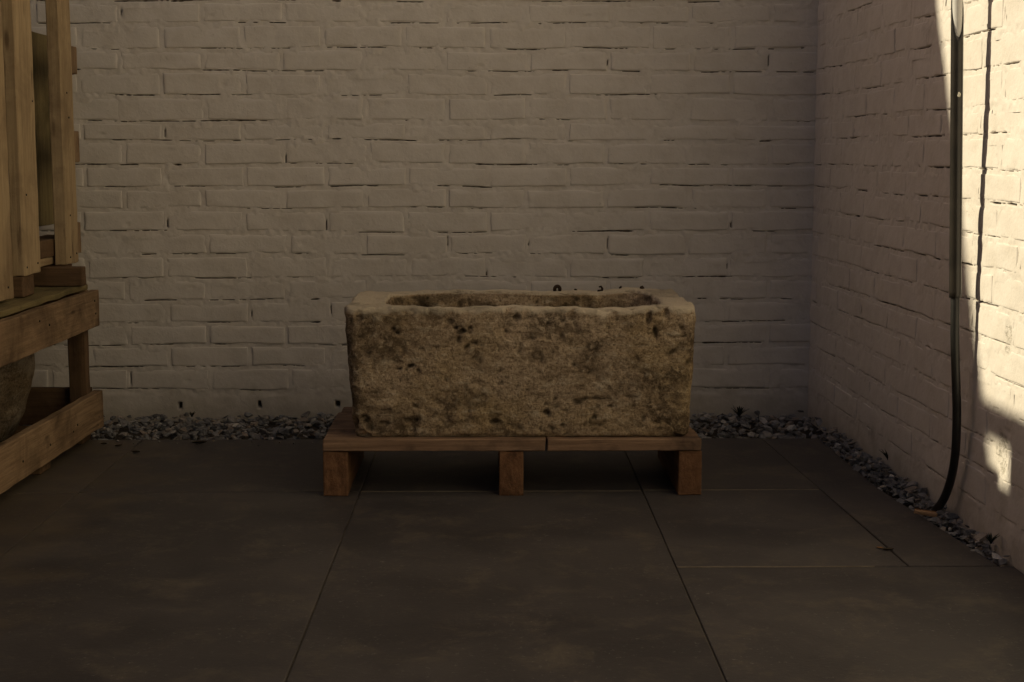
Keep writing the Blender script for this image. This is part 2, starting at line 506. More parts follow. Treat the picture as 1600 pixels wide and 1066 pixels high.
def build_wall(name, label, org, U, N, u0, u1, uext, zext, phase, seed, weeps=(), chips=(), crackf=1.0, step=1.0, headf=1.0, longf=1.0):
    """org = wall line at u=0 (world), U along the wall, N out of it. Bricks one by one for u0..u1,
    z up to BED[-1]; uext = (umin, umax) and zext = full size of the wall."""
    R = random.Random(seed)
    org = np.array(org, float); U = np.array(U, float); N = np.array(N, float)
    W = thing(name, tuple(org + U * (u0 + u1) / 2), label, 'wall')
    def world(u, z, h):
        u = np.asarray(u, float); z = np.asarray(z, float); h = np.asarray(h, float)
        return org[None, :] + u[:, None] * U[None, :] + h[:, None] * N[None, :] + np.array([0, 0, 1.0])[None, :] * z[:, None]
    def warp(u, z):
        P = np.stack([u, np.full_like(u, seed * 3.1), z * 4.0], 1)
        return 0.0042 * vnoise(P, 0.33, seed) + 0.0018 * vnoise(P, 0.09, seed + 5)
    def relief(u, z):
        P = np.stack([u, np.full_like(u, seed * 7.7), z], 1)
        return 0.0022 * vnoise(P, 0.35, seed + 1)
    # courses
    courses = []
    for ci in range(len(BED) - 1):
        zb, zt = BED[ci], BED[ci + 1]
        start = phase + (0.5 * PITCH if ci % 2 else 0.0)
        k0 = math.floor((u0 - start) / PITCH)
        us = [u0]
        k = k0 + 1
        while start + k * PITCH < u1 - 0.04:
            uu = start + k * PITCH + R.uniform(-.006, .006)
            if uu > u0 + 0.04: us.append(uu)
            k += 1
        us.append(u1)
        courses.append((zb, zt, us))
    # cracks: (course, ua, ub, width) below the bricks, and beside them
    bedcr = []; headcr = []
    for ci, (zb, zt, us) in enumerate(courses):
        for a, b_ in zip(us[:-1], us[1:]):
            if R.random() < 0.60 * crackf:
                s = R.uniform(-0.1, 0.45); e = min(1.15, s + R.uniform(0.3, 1.0) * longf)
                bedcr.append((ci, a + s * (b_ - a), a + e * (b_ - a), R.uniform(0.0004, 0.0013)))
            if R.random() < 0.25 * crackf:
                s = R.uniform(0.0, 0.8); e = s + R.uniform(0.06, 0.2)
                bedcr.append((ci, a + s * (b_ - a), a + e * (b_ - a), R.uniform(0.0008, 0.0020)))
        for b_ in us[1:-1]:
            if R.random() < 0.20 * crackf * headf:
                s = R.uniform(0, 0.5)
                headcr.append((ci, b_, s, s + R.uniform(0.25, 0.6), R.uniform(0.0008, 0.002), R.choice((-1, 1))))
    # ---- mortar sheet
    du = 0.0026
    uu = np.arange(u0, u1 + du, du)
    zl = []
    zlow = -0.06
    zl += list(np.arange(zlow, BED[0] - 0.012, 0.0045))
    for ci in range(len(BED)):
        zj = BED[ci]
        zl += [zj + J + d for d in (0.005, 0.0018, 0.0006, -0.0004, -0.0014, -0.0024, -0.0036, -0.005, -0.0072, -0.010, -0.0135)]
        if ci < len(BED) - 1:
            zl += list(np.linspace(zj + J + 0.010, BED[ci + 1] - J - 0.0045, 6))
    zl = np.array(sorted(set(np.round(zl, 5))))
    nz, nu = len(zl), len(uu)
    UU, ZZ = np.meshgrid(uu, zl)
    u = UU.ravel(); z = ZZ.ravel()
    P = np.stack([u, np.zeros_like(u) + seed, z], 1)
    h = -0.0016 * step + 0.0026 * vnoise(P, 0.11, seed + 2) * step + 0.0017 * vnoise(P, 0.028, seed + 3) + 0.0011 * vnoise(P, 0.011, seed + 4)
    h += relief(u, z)
    # plinth flush and smooth
    pl = sstep(BED[0] - 0.004, BED[0] - 0.016, z)
    h = h * (1 - pl) + pl * (-0.0005 + relief(u, z) + 0.0016 * vnoise(P, 0.09, seed + 8) + 0.0006 * vnoise(P, 0.02, seed + 9))
    bare = np.zeros_like(u); chip = np.zeros_like(u)
    rag = vnoise(P * np.array([1, 1, .3]), 0.009, seed + 12); rag2 = vnoise(P * np.array([1, 1, .3]), 0.035, seed + 13)
    for ci, a, b_, w in bedcr:
        zc = BED[ci] + J - 0.0014 + 0.0011 * float(R.uniform(-1, 1))
        sel = (np.abs(z - zc) < 0.012) & (u > a) & (u < b_)
        if not sel.any(): continue
        ww = w * np.clip(0.72 + 0.9 * rag2[sel] + 0.75 * rag[sel], 0, 2.2)
        ww *= sstep(a, a + 0.015, u[sel]) * sstep(b_, b_ - 0.015, u[sel])
        m = sstep(ww + 0.0007, ww * 0.55, np.abs(z[sel] - zc)) * (ww > 0.0004)
        h[sel] = h[sel] * (1 - m) - 0.010 * m
        bare[sel] = np.maximum(bare[sel], m)
    for ci, ub, s, e, w, side in headcr:
        zb, zt = BED[ci] + J, BED[ci + 1] - J
        za, ze = zb + s * (zt - zb), zb + e * (zt - zb)
        uc = ub + side * (J - 0.001)
        sel = (np.abs(u - uc) < 0.01) & (z > za) & (z < ze)
        if not sel.any(): continue
        ww = w * np.clip(0.85 + 0.7 * rag[sel], 0.1, 2)
        m = sstep(ww + 0.0016, ww * 0.4, np.abs(u[sel] - uc))
        h[sel] = h[sel] * (1 - m) - 0.013 * m
        bare[sel] = np.maximum(bare[sel], m)
    for wu, wz in weeps:
        d = np.maximum(np.abs(u - wu - 0.003 * rag) / 0.0042, np.abs(z - wz - 0.004 * rag2) / 0.0070)
        m = sstep(1.25, 0.85, d)
        h = h * (1 - m) - 0.03 * m
        bare = np.maximum(bare, m)
    for cu, cz, cr in chips:
        d = np.hypot((u - cu) / cr, (z - cz) / (cr * 1.7))
        chip = np.maximum(chip, sstep(1.1, 0.4, d + 0.4 * rag2))
    keep = np.ones((nz - 1, nu - 1), bool)
    zc0 = zl[:-1]; zc1 = zl[1:]
    for zb, zt, us in courses:
        rz = (zc0 > zb + J + 0.006) & (zc1 < zt - J - 0.006)
        for a, b_ in zip(us[:-1], us[1:]):
            ru = (uu[:-1] > a + J + 0.006) & (uu[1:] < b_ - J - 0.006)
            keep[np.ix_(rz, ru)] = False
    ii, jj = np.nonzero(keep)
    v0 = ii * nu + jj
    Q = np.stack([v0, v0 + 1, v0 + nu + 1, v0 + nu], 1)
    # keep the winding so that the normal points along N
    if np.dot(np.cross(U, [0, 0, 1.0]), N) < 0: Q = Q[:, ::-1]
    used = np.unique(Q); remap = -np.ones(nz * nu, int); remap[used] = np.arange(len(used))
    Pw = world(u + 0 * z, z + warp(u, z), h)[used]
    mk('mortar', Pw, remap[Q].tolist(), M['wall'], W, attrs={'bare': bare[used], 'chip': chip[used]})
    # ---- bricks
    def axis(a, b_, n):
        L = b_ - a
        e = [0, 0.0012, 0.0032, 0.0062, 0.0105]
        return np.array([a + q for q in e] + list(np.linspace(a + 0.0155, b_ - 0.0155, n)) + [b_ - q for q in e[::-1]])
    flip = np.dot(np.cross(U, [0, 0, 1.0]), N) < 0
    for ci, (zb, zt, us) in enumerate(courses):
        for a, b_ in zip(us[:-1], us[1:]):
            a2 = a + J + R.uniform(-.0012, .0012); b2 = b_ - J + R.uniform(-.0012, .0012)
            z0 = zb + J + R.uniform(-.0006, .0006); z1 = zt - J + R.uniform(-.0018, .0010)
            if a == u0: a2 = a
            if b_ == u1: b2 = b_
            ua = axis(a2, b2, max(6, int((b2 - a2) / 0.008)))
            za = axis(z0, z1, 5)
            UU, ZZ = np.meshgrid(ua, za); bu = UU.ravel(); bz = ZZ.ravel()
            du_ = np.minimum(bu - a2, b2 - bu) if True else 0
            dz_ = np.minimum(bz - z0, z1 - bz)
            rr = 0.007
            qx = np.maximum(rr - du_, 0); qz = np.maximum(rr - dz_, 0)
            e = np.where((qx > 0) & (qz > 0), rr - np.hypot(qx, qz), np.minimum(du_, dz_))
            P = np.stack([bu, np.zeros_like(bu) + seed + R.random() * 9, bz], 1)
            soft = 0.0065 + 0.0055 * (0.5 + 0.5 * vnoise(P, 0.06, seed + 20))
            # the lower arris stays crisp, the upper one is filled with paint
            crisp = sstep(0.4, 0.0, (bz - z0) / (z1 - z0))
            soft = soft * (1 - 0.55 * crisp)
            prof = 1 - sstep(0, 1, np.clip(e / soft, 0, 1)) ** 0.6
            proud = (0.0006 + R.uniform(-.0012, .0014)) * step
            edge = np.minimum(du_, dz_) <= 1e-9
            du2 = 0; hh = relief(bu, bz) + proud - 0.0034 * step * prof * np.clip(0.75 + 0.9 * vnoise(P, 0.08, seed + 24), 0.1, 1.6) + 0.0016 * vnoise(P, 0.075, seed + 21) + 0.0009 * vnoise(P, 0.026, seed + 22)
            hh += (bu - (a2 + b2) / 2) * R.uniform(-.008, .008) * step + (bz - (z0 + z1) / 2) * R.uniform(-.03, .03) * step
            hh = np.where(edge, -0.018, hh)
            bb = np.zeros_like(bu); cc = np.zeros_like(bu)
            if R.random() < 0.10:                      # a pock mark
                pu, pz, pr = R.uniform(a2 + .02, b2 - .02), R.uniform(z0 + .012, z1 - .012), R.uniform(.004, .007)
                m = sstep(1.3, 0.3, np.hypot(bu - pu, bz - pz) / pr)
                hh -= 0.0045 * m
            for cu, cz, cr in chips:
                d = np.hypot((bu - cu) / cr, (bz - cz) / (cr * 1.7))
                m = sstep(1.1, 0.4, d + 0.4 * vnoise(P, 0.012, seed + 31))
                cc = np.maximum(cc, m); hh -= 0.003 * m
            n1, n2 = len(ua), len(za)
            idx = np.arange(n1 * n2).reshape(n2, n1)
            Q = np.stack([idx[:-1, :-1].ravel(), idx[:-1, 1:].ravel(), idx[1:, 1:].ravel(), idx[1:, :-1].ravel()], 1)
            if flip: Q = Q[:, ::-1]
            Pq = np.stack([bu, np.full_like(bu, ci * 1.3), bz], 1)
            Pw = world(bu + 0.0016 * vnoise(Pq, 0.03, seed + 41), bz + warp(bu, bz) + 0.0012 * vnoise(Pq, 0.035, seed + 42), hh)
            cen = world(np.array([(a2 + b2) / 2]), np.array([(z0 + z1) / 2]), np.array([-0.01]))[0]
            mk('brick', Pw, Q.tolist(), M['wall'], W, origin=cen, attrs={'bare': bb, 'chip': cc})
    # ---- the rest of the wall, out of the picture: core, flush mortar and plain bricks
    def lbox(ua, ub, za, zb, ha, hb):
        q = world(np.array([ua, ub, ub, ua, ua, ub, ub, ua]), np.array([za, za, za, za, zb, zb, zb, zb]), np.array([ha, ha, hb, hb, ha, ha, hb, hb]))
        return q, [(0, 3, 2, 1), (4, 5, 6, 7), (0, 1, 5, 4), (1, 2, 6, 5), (2, 3, 7, 6), (3, 0, 4, 7)]
    q, f = lbox(uext[0], uext[1], -0.2, zext, -0.22, -0.032)
    mk('wall_core', q, f, M['wall'], W, smooth=False)
    q, f = lbox(uext[0], uext[1], BED[-1] + J, zext, -0.032, -0.004); mk('mortar', q, f, M['wall'], W, smooth=False)
    if uext[0] < u0 - .01:
        q, f = lbox(uext[0], u0, -0.2, BED[-1] + J - .001, -0.032, -0.004); mk('mortar', q, f, M['wall'], W, smooth=False)
    if uext[1] > u1 + .01:
        q, f = lbox(u1, uext[1], -0.2, BED[-1] + J - .001, -0.032, -0.004); mk('mortar', q, f, M['wall'], W, smooth=False)
    V = []; F = []
    nrow = int((zext - BED[0]) / 0.0623)
    for r in range(nrow):
        zb = BED[r] if r < len(BED) else BED[-1] + (r - len(BED) + 1) * 0.0623
        zt = BED[r + 1] if r + 1 < len(BED) else zb + 0.0623
        if zt > zext: break
        k = math.floor((uext[0] - phase) / PITCH)
        while True:
            a = phase + (0.5 * PITCH if r % 2 else 0) + k * PITCH; k += 1
            b_ = a + PITCH
            if a > uext[1]: break
            a = max(a, uext[0]); b_ = min(b_, uext[1])
            if zt <= BED[-1] + .001:
                if b_ > u0 and a < u1:
                    if a < u0 - .05: b_ = u0
                    elif b_ > u1 + .05: a = u1
                    else: continue
            if b_ - a < 0.03: continue
            q, f = lbox(a + J, b_ - J, zb + J, zt - J, -0.02, R.uniform(-.001, .0015))
            n = len(V); V += q.tolist(); F += [tuple(n + i for i in t) for t in f]
    s = mk('plain_bricks', V, F, M['wall'], W, smooth=False); tag(s, kind='stuff')
    return W

BU0 = -1.46
build_wall('painted_brick_wall', 'white painted brick wall behind the stone trough', (0, WALL_Y, 0), (1, 0, 0), (0, -1, 0),
           BU0, CX + 0.014, (-8.2, CX + 0.014), 3.2, -0.5642, 3,
           weeps=[(-0.866, 0.026), (-0.648, 0.030), (-0.433, 0.026)], step=0.64, headf=0.6)
build_wall('painted_brick_wall', 'white painted side brick wall with sunlit patch and black pipe, right edge', (CX, WALL_Y, 0), tuple(RD), tuple(RN),
           -0.014, 1.78, (-0.014, 4.6), 3.0, 0.07, 9,
           chips=[(1.461, 0.385, 0.022), (1.455, 0.18, 0.03), (1.50, 0.75, 0.004)], crackf=1.1, step=0.30, headf=0.3, longf=1.5)

# ------------------------------------------------------------------ timber helpers
def board(name, parent, c, L, w, t, axis, mat, seed=0, wob=1.0, rot=0.0, bow=0.0, ragged=0.0, seg=None):
    """sawn board: L along `axis` ('X','Y','Z'), local x = grain. w,t = the other two sizes.
    axis X: w along Y, t along Z; axis Y: w along X, t along Z; axis Z: w along Y, t along X"""
    nL = seg or max(8, int(L / 0.02))
    nw = 6; nt_ = 4
    r = 0.0022
    def lin(l, n):
        return np.array([-l / 2, -l / 2 + r] + list(np.linspace(-l / 2 + 3 * r, l / 2 - 3 * r, n)) + [l / 2 - r, l / 2])
    xs, ys, zs = lin(L, nL), lin(w, nw), lin(t, nt_)
    V = []; F = []; idx = {}
    def vid(i, j, k):
        key = (i, j, k)
        if key not in idx:
            idx[key] = len(V)
            V.append((xs[i], ys[j], zs[k]))
        return idx[key]
    a, b_, c_ = len(xs), len(ys), len(zs)
    for i in range(a - 1):
        for j in range(b_ - 1):
            F.append((vid(i, j, 0), vid(i, j + 1, 0), vid(i + 1, j + 1, 0), vid(i + 1, j, 0)))
            F.append((vid(i, j, c_ - 1), vid(i + 1, j, c_ - 1), vid(i + 1, j + 1, c_ - 1), vid(i, j + 1, c_ - 1)))
        for k in range(c_ - 1):
            F.append((vid(i, 0, k), vid(i + 1, 0, k), vid(i + 1, 0, k + 1), vid(i, 0, k + 1)))
            F.append((vid(i, b_ - 1, k), vid(i, b_ - 1, k + 1), vid(i + 1, b_ - 1, k + 1), vid(i + 1, b_ - 1, k)))
    for j in range(b_ - 1):
        for k in range(c_ - 1):
            F.append((vid(0, j, k), vid(0, j, k + 1), vid(0, j + 1, k + 1), vid(0, j + 1, k)))
            F.append((vid(a - 1, j, k), vid(a - 1, j + 1, k), vid(a - 1, j + 1, k + 1), vid(a - 1, j, k + 1)))
    V = np.array(V)
    # round the arrises
    A = np.abs(V) / np.array([L / 2, w / 2, t / 2])
    on = (A > 0.9999)
    cnt = on.sum(1)
    half = np.array([L / 2, w / 2, t / 2])
    sh = np.where(on & (cnt >= 2)[:, None], -np.sign(V) * r * 0.38, 0)
    V = V + sh
    P = V + np.array([seed * 1.7, seed * 3.3, seed * 0.9])
    ex = np.clip((np.abs(V[:, 0]) - (L / 2 - 0.02)) / 0.02, 0, 1)
    V[:, 1] += wob * 0.0016 * vnoise(P * np.array([1, 0.2, 0.2]), 0.09, 3) * np.sign(V[:, 1]) * on[:, 1] + bow * (1 - (V[:, 0] / (L / 2)) ** 2)
    V[:, 2] += wob * 0.0009 * vnoise(P * np.array([1, 2, 0.2]), 0.06, 5) * on[:, 2]
    V[:, 0] += on[:, 0] * wob * 0.0016 * vnoise(P * np.array([0, 1, 1]), 0.012, 8)
    if ragged:
        low = on[:, 2] & (V[:, 2] < 0)
        V[:, 2] += low * ragged * np.maximum(0, fbm(P * np.array([1, .3, 0]), 0.035, 2, 41))
    me = bpy.data.meshes.new(name)
    me.from_pydata(V.tolist(), [], F)
    me.polygons.foreach_set('use_smooth', [False] * len(F))
    me.materials.append(mat)
    o = bpy.data.objects.new(name, me)
    col.objects.link(o)
    if axis == 'X': Mx = Matrix.Identity(3)
    elif axis == 'Y': Mx = Matrix(((0, 1, 0), (1, 0, 0), (0, 0, 1))); Mx = Matrix(((0, -1, 0), (1, 0, 0), (0, 0, 1)))
    else: Mx = Matrix(((0, 0, 1), (0, 1, 0), (1, 0, 0))); Mx = Matrix(((0, 0, -1), (0, 1, 0), (1, 0, 0)))
    o.rotation_euler = (Matrix.Rotation(rot, 3, 'X' if axis == 'Y' else ('Y' if axis == 'X' else 'X')) @ Mx).to_euler()
    o.parent = parent
    o.location = Vector(c) - (wloc(parent) if parent else Vector((0, 0, 0)))
    return o

def nail(parent, p, axis, r=0.0028):
    """nail head lying on a face, given in world coordinates; axis = outward"""
    bm = bmesh.new()
    bmesh.ops.create_cone(bm, cap_ends=True, segments=8, radius1=r, radius2=r * 0.8, depth=0.0016)
    me = bpy.data.meshes.new('nail'); bm.to_mesh(me); bm.free(); me.materials.append(M['nail'])
    o = bpy.data.objects.new('nail', me); col.objects.link(o)
    par = parent
    o.parent = par
    mw = Matrix.LocRotScale(wloc(par), par.rotation_euler, None)
    o.matrix_local = mw.inverted() @ Matrix.LocRotScale(Vector(p), Vector(axis).to_track_quat('Z', 'Y'), None)
    return o

# ------------------------------------------------------------------ low pallet below the trough
pal = thing('pallet', (0.037, 3.05, 0), 'low reddish wooden pallet carrying the stone trough', 'pallet')
ZD0, ZD1 = 0.0950, 0.1215
PX0, PX1 = -0.357, 0.4315
for i, (xa, xb) in enumerate(((-0.357, -0.307), (0.010, 0.0605), (0.385, 0.4345))):
    board('stringer', pal, ((xa + xb) / 2, 3.245, 0.0475), 0.396, xb - xa, 0.0946, 'Y', M['wood_block'], 10 + i)
split = 0.1085
o = board('deck_board', pal, ((PX0 + split) / 2 - .001, 3.098, (ZD0 + ZD1) / 2), split - PX0 - 0.0014, 0.106, ZD1 - ZD0 - .0004, 'X', M['wood_pallet'], 21, ragged=0.004)
o = board('deck_board', pal, ((PX1 + split) / 2 + .001, 3.0975, (ZD0 + ZD1) / 2), PX1 - split - 0.0014, 0.107, ZD1 - ZD0 - .0004, 'X', M['wood_pallet'], 22, ragged=0.003)
for i, y in enumerate((3.213, 3.325, 3.42)):
    board('deck_board', pal, ((PX0 + PX1) / 2 + random.uniform(-.004, .004), y, (ZD0 + ZD1) / 2 - .0006), PX1 - PX0, 0.104 if i < 2 else .07, ZD1 - ZD0 - .0016, 'X', M['wood_pallet'], 23 + i)

# ------------------------------------------------------------------ stone trough
def rrect(hx, hy, r, n):
    """rounded rectangle outline, n points, starting at the middle of the front, counter-clockwise"""
    segs = []
    Ls = [2 * (hx - r), math.pi * r / 2, 2 * (hy - r), math.pi * r / 2] * 2
    T = sum(Ls)
    pts = []
    # corners walked from front-left -> front-right -> back-right -> back-left
    cs = [(hx - r, -hy + r, -90), (hx - r, hy - r, 0), (-hx + r, hy - r, 90), (-hx + r, -hy + r, 180)]
    for i in range(n):
        s = T * i / n + (hx - r)
        s %= T
        k = 0
        while s > Ls[k]: s -= Ls[k]; k += 1
        e = k // 2
        if k % 2 == 0:
            d = s
            if e == 0: p = (-hx + r + d, -hy)
            elif e == 1: p = (hx, -hy + r + d)
            elif e == 2: p = (hx - r - d, hy)
            else: p = (-hx, hy - r - d)
        else:
            c = cs[e]; a = math.radians(c[2]) + s / r
            p = (c[0] + r * math.cos(a), c[1] + r * math.sin(a))
        pts.append(p)
    return np.array(pts)

top_z = {}
def build_trough():
    NP = 620
    z0, z1 = 0.1225, 0.396
    cx, cy = 0.0545, 3.262
    HX, HY = 0.3655, 0.203
    rings = []        # (z, hx, hy, r, zone, offset x, offset y)
    for t in np.linspace(0.08, 0.98, 26): rings.append((z0, HX * 0.965 * t, HY * 0.98 * t, 0.03 * t, 0, 0, 0))
    for i in range(6):
        a = math.pi / 2 * (i + 1) / 6; r = 0.010
        rings.append((z0 + r * (1 - math.cos(a)), HX * 0.965 - r * (1 - math.sin(a)), HY * 0.985 - r * (1 - math.sin(a)), 0.026, 1, 0.004, 0))
    for z in np.linspace(z0 + 0.013, z1 - 0.010, 64):
        t = (z - z0) / (z1 - z0)
        rings.append((z, HX * (0.965 + 0.035 * t), HY * (0.985 + 0.015 * t), 0.024, 2, 0.004 * (1 - t), 0))
    for i in range(7):
        a = math.pi / 2 * (i + 1) / 7; r = 0.007
        rings.append((z1 - r * (1 - math.sin(a)), HX - r * (1 - math.cos(a)), HY - r * (1 - math.cos(a)), 0.024, 3, 0, 0))
    IX, IY = 0.297, 0.173
    for t in np.linspace(0.12, 0.88, 12):
        rings.append((z1, HX - 0.007 + (IX + 0.005 - HX + 0.007) * t, HY - 0.007 + (IY + 0.005 - HY + 0.007) * t, 0.024 + 0.04 * t, 4, 0.005 * t, 0))
    for i in range(6):
        a = math.pi / 2 * (i + 1) / 6; r = 0.006
        rings.append((z1 - r * (1 - math.cos(a)), IX + 0.006 - r * math.sin(a) - 0.000, IY + 0.006 - r * math.sin(a), 0.066, 5, 0.005, 0))
    for z in np.linspace(z1 - 0.010, z0 + 0.095, 40):
        t = (z1 - z) / (z1 - z0)
        rings.append((z, IX - 0.05 * t, IY - 0.045 * t, 0.066, 6, 0.005, 0))
    hx, hy = rings[-1][1], rings[-1][2]
    for t in np.linspace(0.95, 0.06, 24): rings.append((z0 + 0.085 + 0.01 * t ** 4, hx * t, hy * t, 0.088 * t, 7, 0.005, 0))
    V = []; zone = []
    for z, a, b_, r, zn, ox, oy in rings:
        p = rrect(a, b_, min(r, a * .95, b_ * .95), NP)
        V.append(np.column_stack([p[:, 0] + cx + ox, p[:, 1] + cy + oy, np.full(NP, z)])); zone += [zn] * NP
    V = np.concatenate(V); zone = np.array(zone)
    nr = len(rings)
    F = []
    ii = np.arange(nr - 1)[:, None] * NP + np.arange(NP)[None, :]
    jj = np.arange(nr - 1)[:, None] * NP + (np.arange(NP)[None, :] + 1) % NP
    Q = np.stack([ii, jj, jj + NP, ii + NP], -1).reshape(-1, 4)
    F = Q.tolist()
    F.append(list(range(NP))[::-1]); F.append([(nr - 1) * NP + i for i in range(NP)])
    # normals
    n = np.zeros_like(V)
    a, b_, c, d = V[Q[:, 0]], V[Q[:, 1]], V[Q[:, 2]], V[Q[:, 3]]
    fn = np.cross(c - a, d - b_)
    for k in range(4): np.add.at(n, Q[:, k], fn)
    n /= np.linalg.norm(n, axis=1)[:, None] + 1e-12
    # weathering
    d1 = 0.0035 * vnoise(V, 0.24, 51) + 0.0014 * vnoise(V, 0.10, 52)
    d2 = 0.0014 * vnoise(V, 0.042, 53) + 0.0012 * vnoise(V, 0.019, 54)
    d3 = 0.0009 * vnoise(V, 0.010, 55)
    S = V @ np.array([[0.83, 0, 0.55], [0, 1, 0], [-0.55, 0, 0.83]])          # slanting tool marks
    d2 += 0.0011 * vnoise(S * np.array([0.35, 0.35, 1.6]), 0.016, 56)
    pit = np.maximum(0, vnoise(V, 0.030, 57) - 0.60) * 0.012 + np.maximum(0, vnoise(V, 0.011, 58) - 0.42) * 0.007
    disp = d1 + d2 + d3 - pit
    amp = np.where(zone == 0, 0.15, np.where(zone >= 6, 1.2, 1.0))
    disp = disp * amp
    # chipped arrises
    zt = V[:, 2]
    rimw = sstep(0.020, 0.0, np.abs(zt - z1)) * (zone >= 2) * (zone <= 5)
    disp -= rimw * np.maximum(0, fbm(V, 0.035, 3, 61) - 0.15) * 0.011 * (zone != 4)
    botw = sstep(0.055, 0.0, zt - z0) * ((zone == 1) | (zone == 2))
    left = sstep(0.10, -0.25, V[:, 0])
    disp -= botw * (np.maximum(0, fbm(V, 0.035, 3, 62)) * 0.012 * (0.35 + 0.9 * left))
    front = (V[:, 1] < cy - HY * 0.86) & (zone >= 1) & (zone <= 3)
    hole = np.zeros(len(V))
    x = V[:, 0]; zq = zt
    def fpx(px, py):       # picture point -> front face (x, z); used once to place the scars
        return ((px - 772) / FPX * 3.07, CAM_H - (py - 240) / FPX * 3.055 * 0.99)
    def scar(px, py, rx, rz, depth, ang=0):
        fx, fz = fpx(px, py)
        ca, sa = math.cos(ang), math.sin(ang)
        ux = (x - fx) * ca + (zq - fz) * sa; uz = -(x - fx) * sa + (zq - fz) * ca
        q = np.hypot(ux / (rx * .82), uz / (rz * .82)) + 0.55 * vnoise(V, 0.013, 71)
        m = sstep(1.15, 0.45, q) * front
        return m * depth
    for args in ((614, 519, .011, .008, .011), (620, 523, .009, .006, .008), (733, 514, .009, .007, .012), (712, 515, .008, .006, .010), (722, 520, .010, .005, .011), (716, 533, .007, .012, .007), (728, 546, .011, .006, .012, .6),
                 (742, 540, .010, .005, .007), (806, 500, .009, .012, .009), (790, 520, .007, .008, .005), (640, 577, .012, .005, .013, .35), (622, 582, .006, .004, .009), (652, 584, .005, .007, .008),
                 (1014, 500, .008, .022, .012, -.15), (1024, 522, .006, .022, .010, .2), (1040, 490, .009, .012, .009), (1032, 482, .012, .010, .008), (853, 652, .010, .007, .010), (884, 650, .010, .005, .007),
                 (956, 643, .008, .004, .009), (565, 662, .022, .012, .006), (600, 670, .020, .008, .007), (640, 666, .022, .008, .006), (548, 672, .012, .016, .010), (700, 505, .012, .008, .005), (960, 580, .007, .005, .005), (1066, 530, .016, .005, .009),
                 (940, 630, .045, .004, .007), (985, 628, .02, .004, .005), (560, 500, .012, .010, .006), (775, 668, .016, .008, .007), (930, 673, .03, .006, .006), (1040, 668, .02, .006, .006)):
        hole = np.maximum(hole, scar(*args))
    disp -= hole
    # a pale fossil lump near the lower edge and raised crust
    for args in ((708, 662, .018, .016, .007), (742, 655, .012, .010, .005), (600, 640, .03, .012, .005)):
        disp += scar(*args)
    V2 = V + n * disp[:, None]
    # wavy worn rim, lower towards the right inner front
    w = 0.0045 * vnoise(V, 0.13, 81) + 0.0025 * vnoise(V, 0.05, 82)
    dip = 0.006 * np.exp(-((x - 0.25) / 0.07) ** 2) * (V[:, 1] < cy)
    V2[:, 2] += (w - dip) * sstep(z1 - 0.08, z1, zt) * (zone != 7)
    V2[:, 2] = np.maximum(V2[:, 2], z0)
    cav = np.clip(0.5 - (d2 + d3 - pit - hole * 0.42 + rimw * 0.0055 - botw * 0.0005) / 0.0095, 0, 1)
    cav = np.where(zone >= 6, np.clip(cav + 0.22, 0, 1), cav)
    top_z['V'] = V2
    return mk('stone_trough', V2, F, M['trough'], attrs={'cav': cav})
tr = build_trough()
tag(tr, 'weathered rectangular limestone trough standing on the low pallet', 'trough')

# ------------------------------------------------------------------ five rusted stubs along the rear rim
def lump(seed, sx, sy, sz, n=16):
    r = random.Random(seed); bm = bmesh.new()
    for i in range(n):
        v = Vector((r.gauss(0, 1), r.gauss(0, 1), r.gauss(0, 1))).normalized() * r.uniform(0.75, 1.0)
        bm.verts.new((v.x * sx, v.y * sy, v.z * sz))
    bmesh.ops.convex_hull(bm, input=bm.verts)
    for v in [v for v in bm.verts if not v.link_faces]: bm.verts.remove(v)
    V = np.array([v.co[:] for v in bm.verts]); bm.verts.index_update()
    F = [tuple(v.index for v in f.verts) for f in bm.faces]
    bm.free()
    return V, F
def tube(pts, rads, ns=12, cap=True):
    pts = np.array(pts, float); V = []; F = []
    T = np.gradient(pts, axis=0); T /= np.linalg.norm(T, axis=1)[:, None]
    up = np.array([0.13, 0.97, 0.2])
    for p, t, r in zip(pts, T, rads):
        a = np.cross(t, up); a /= np.linalg.norm(a); b_ = np.cross(t, a)
        for k in range(ns):
            th = 2 * math.pi * k / ns
            V.append(p + r * (math.cos(th) * a + math.sin(th) * b_))
    for i in range(len(pts) - 1):
        for k in range(ns):
            F.append((i * ns + k, i * ns + (k + 1) % ns, (i + 1) * ns + (k + 1) % ns, (i + 1) * ns + k))
    if cap:
        F.append(tuple(range(ns))[::-1]); F.append(tuple((len(pts) - 1) * ns + k for k in range(ns)))
    return np.array(V), F
stub_lab = ['small rusted iron ring on the rear rim of the trough', 'flat rusted stub on the trough rim, beside the iron ring', 'hooked rusted stub, third from left on the trough rim',
            'smallest rusted stub, fourth from left on the trough rim', 'squat rusted stub, rightmost on the trough rim']
RIMY = 3.452
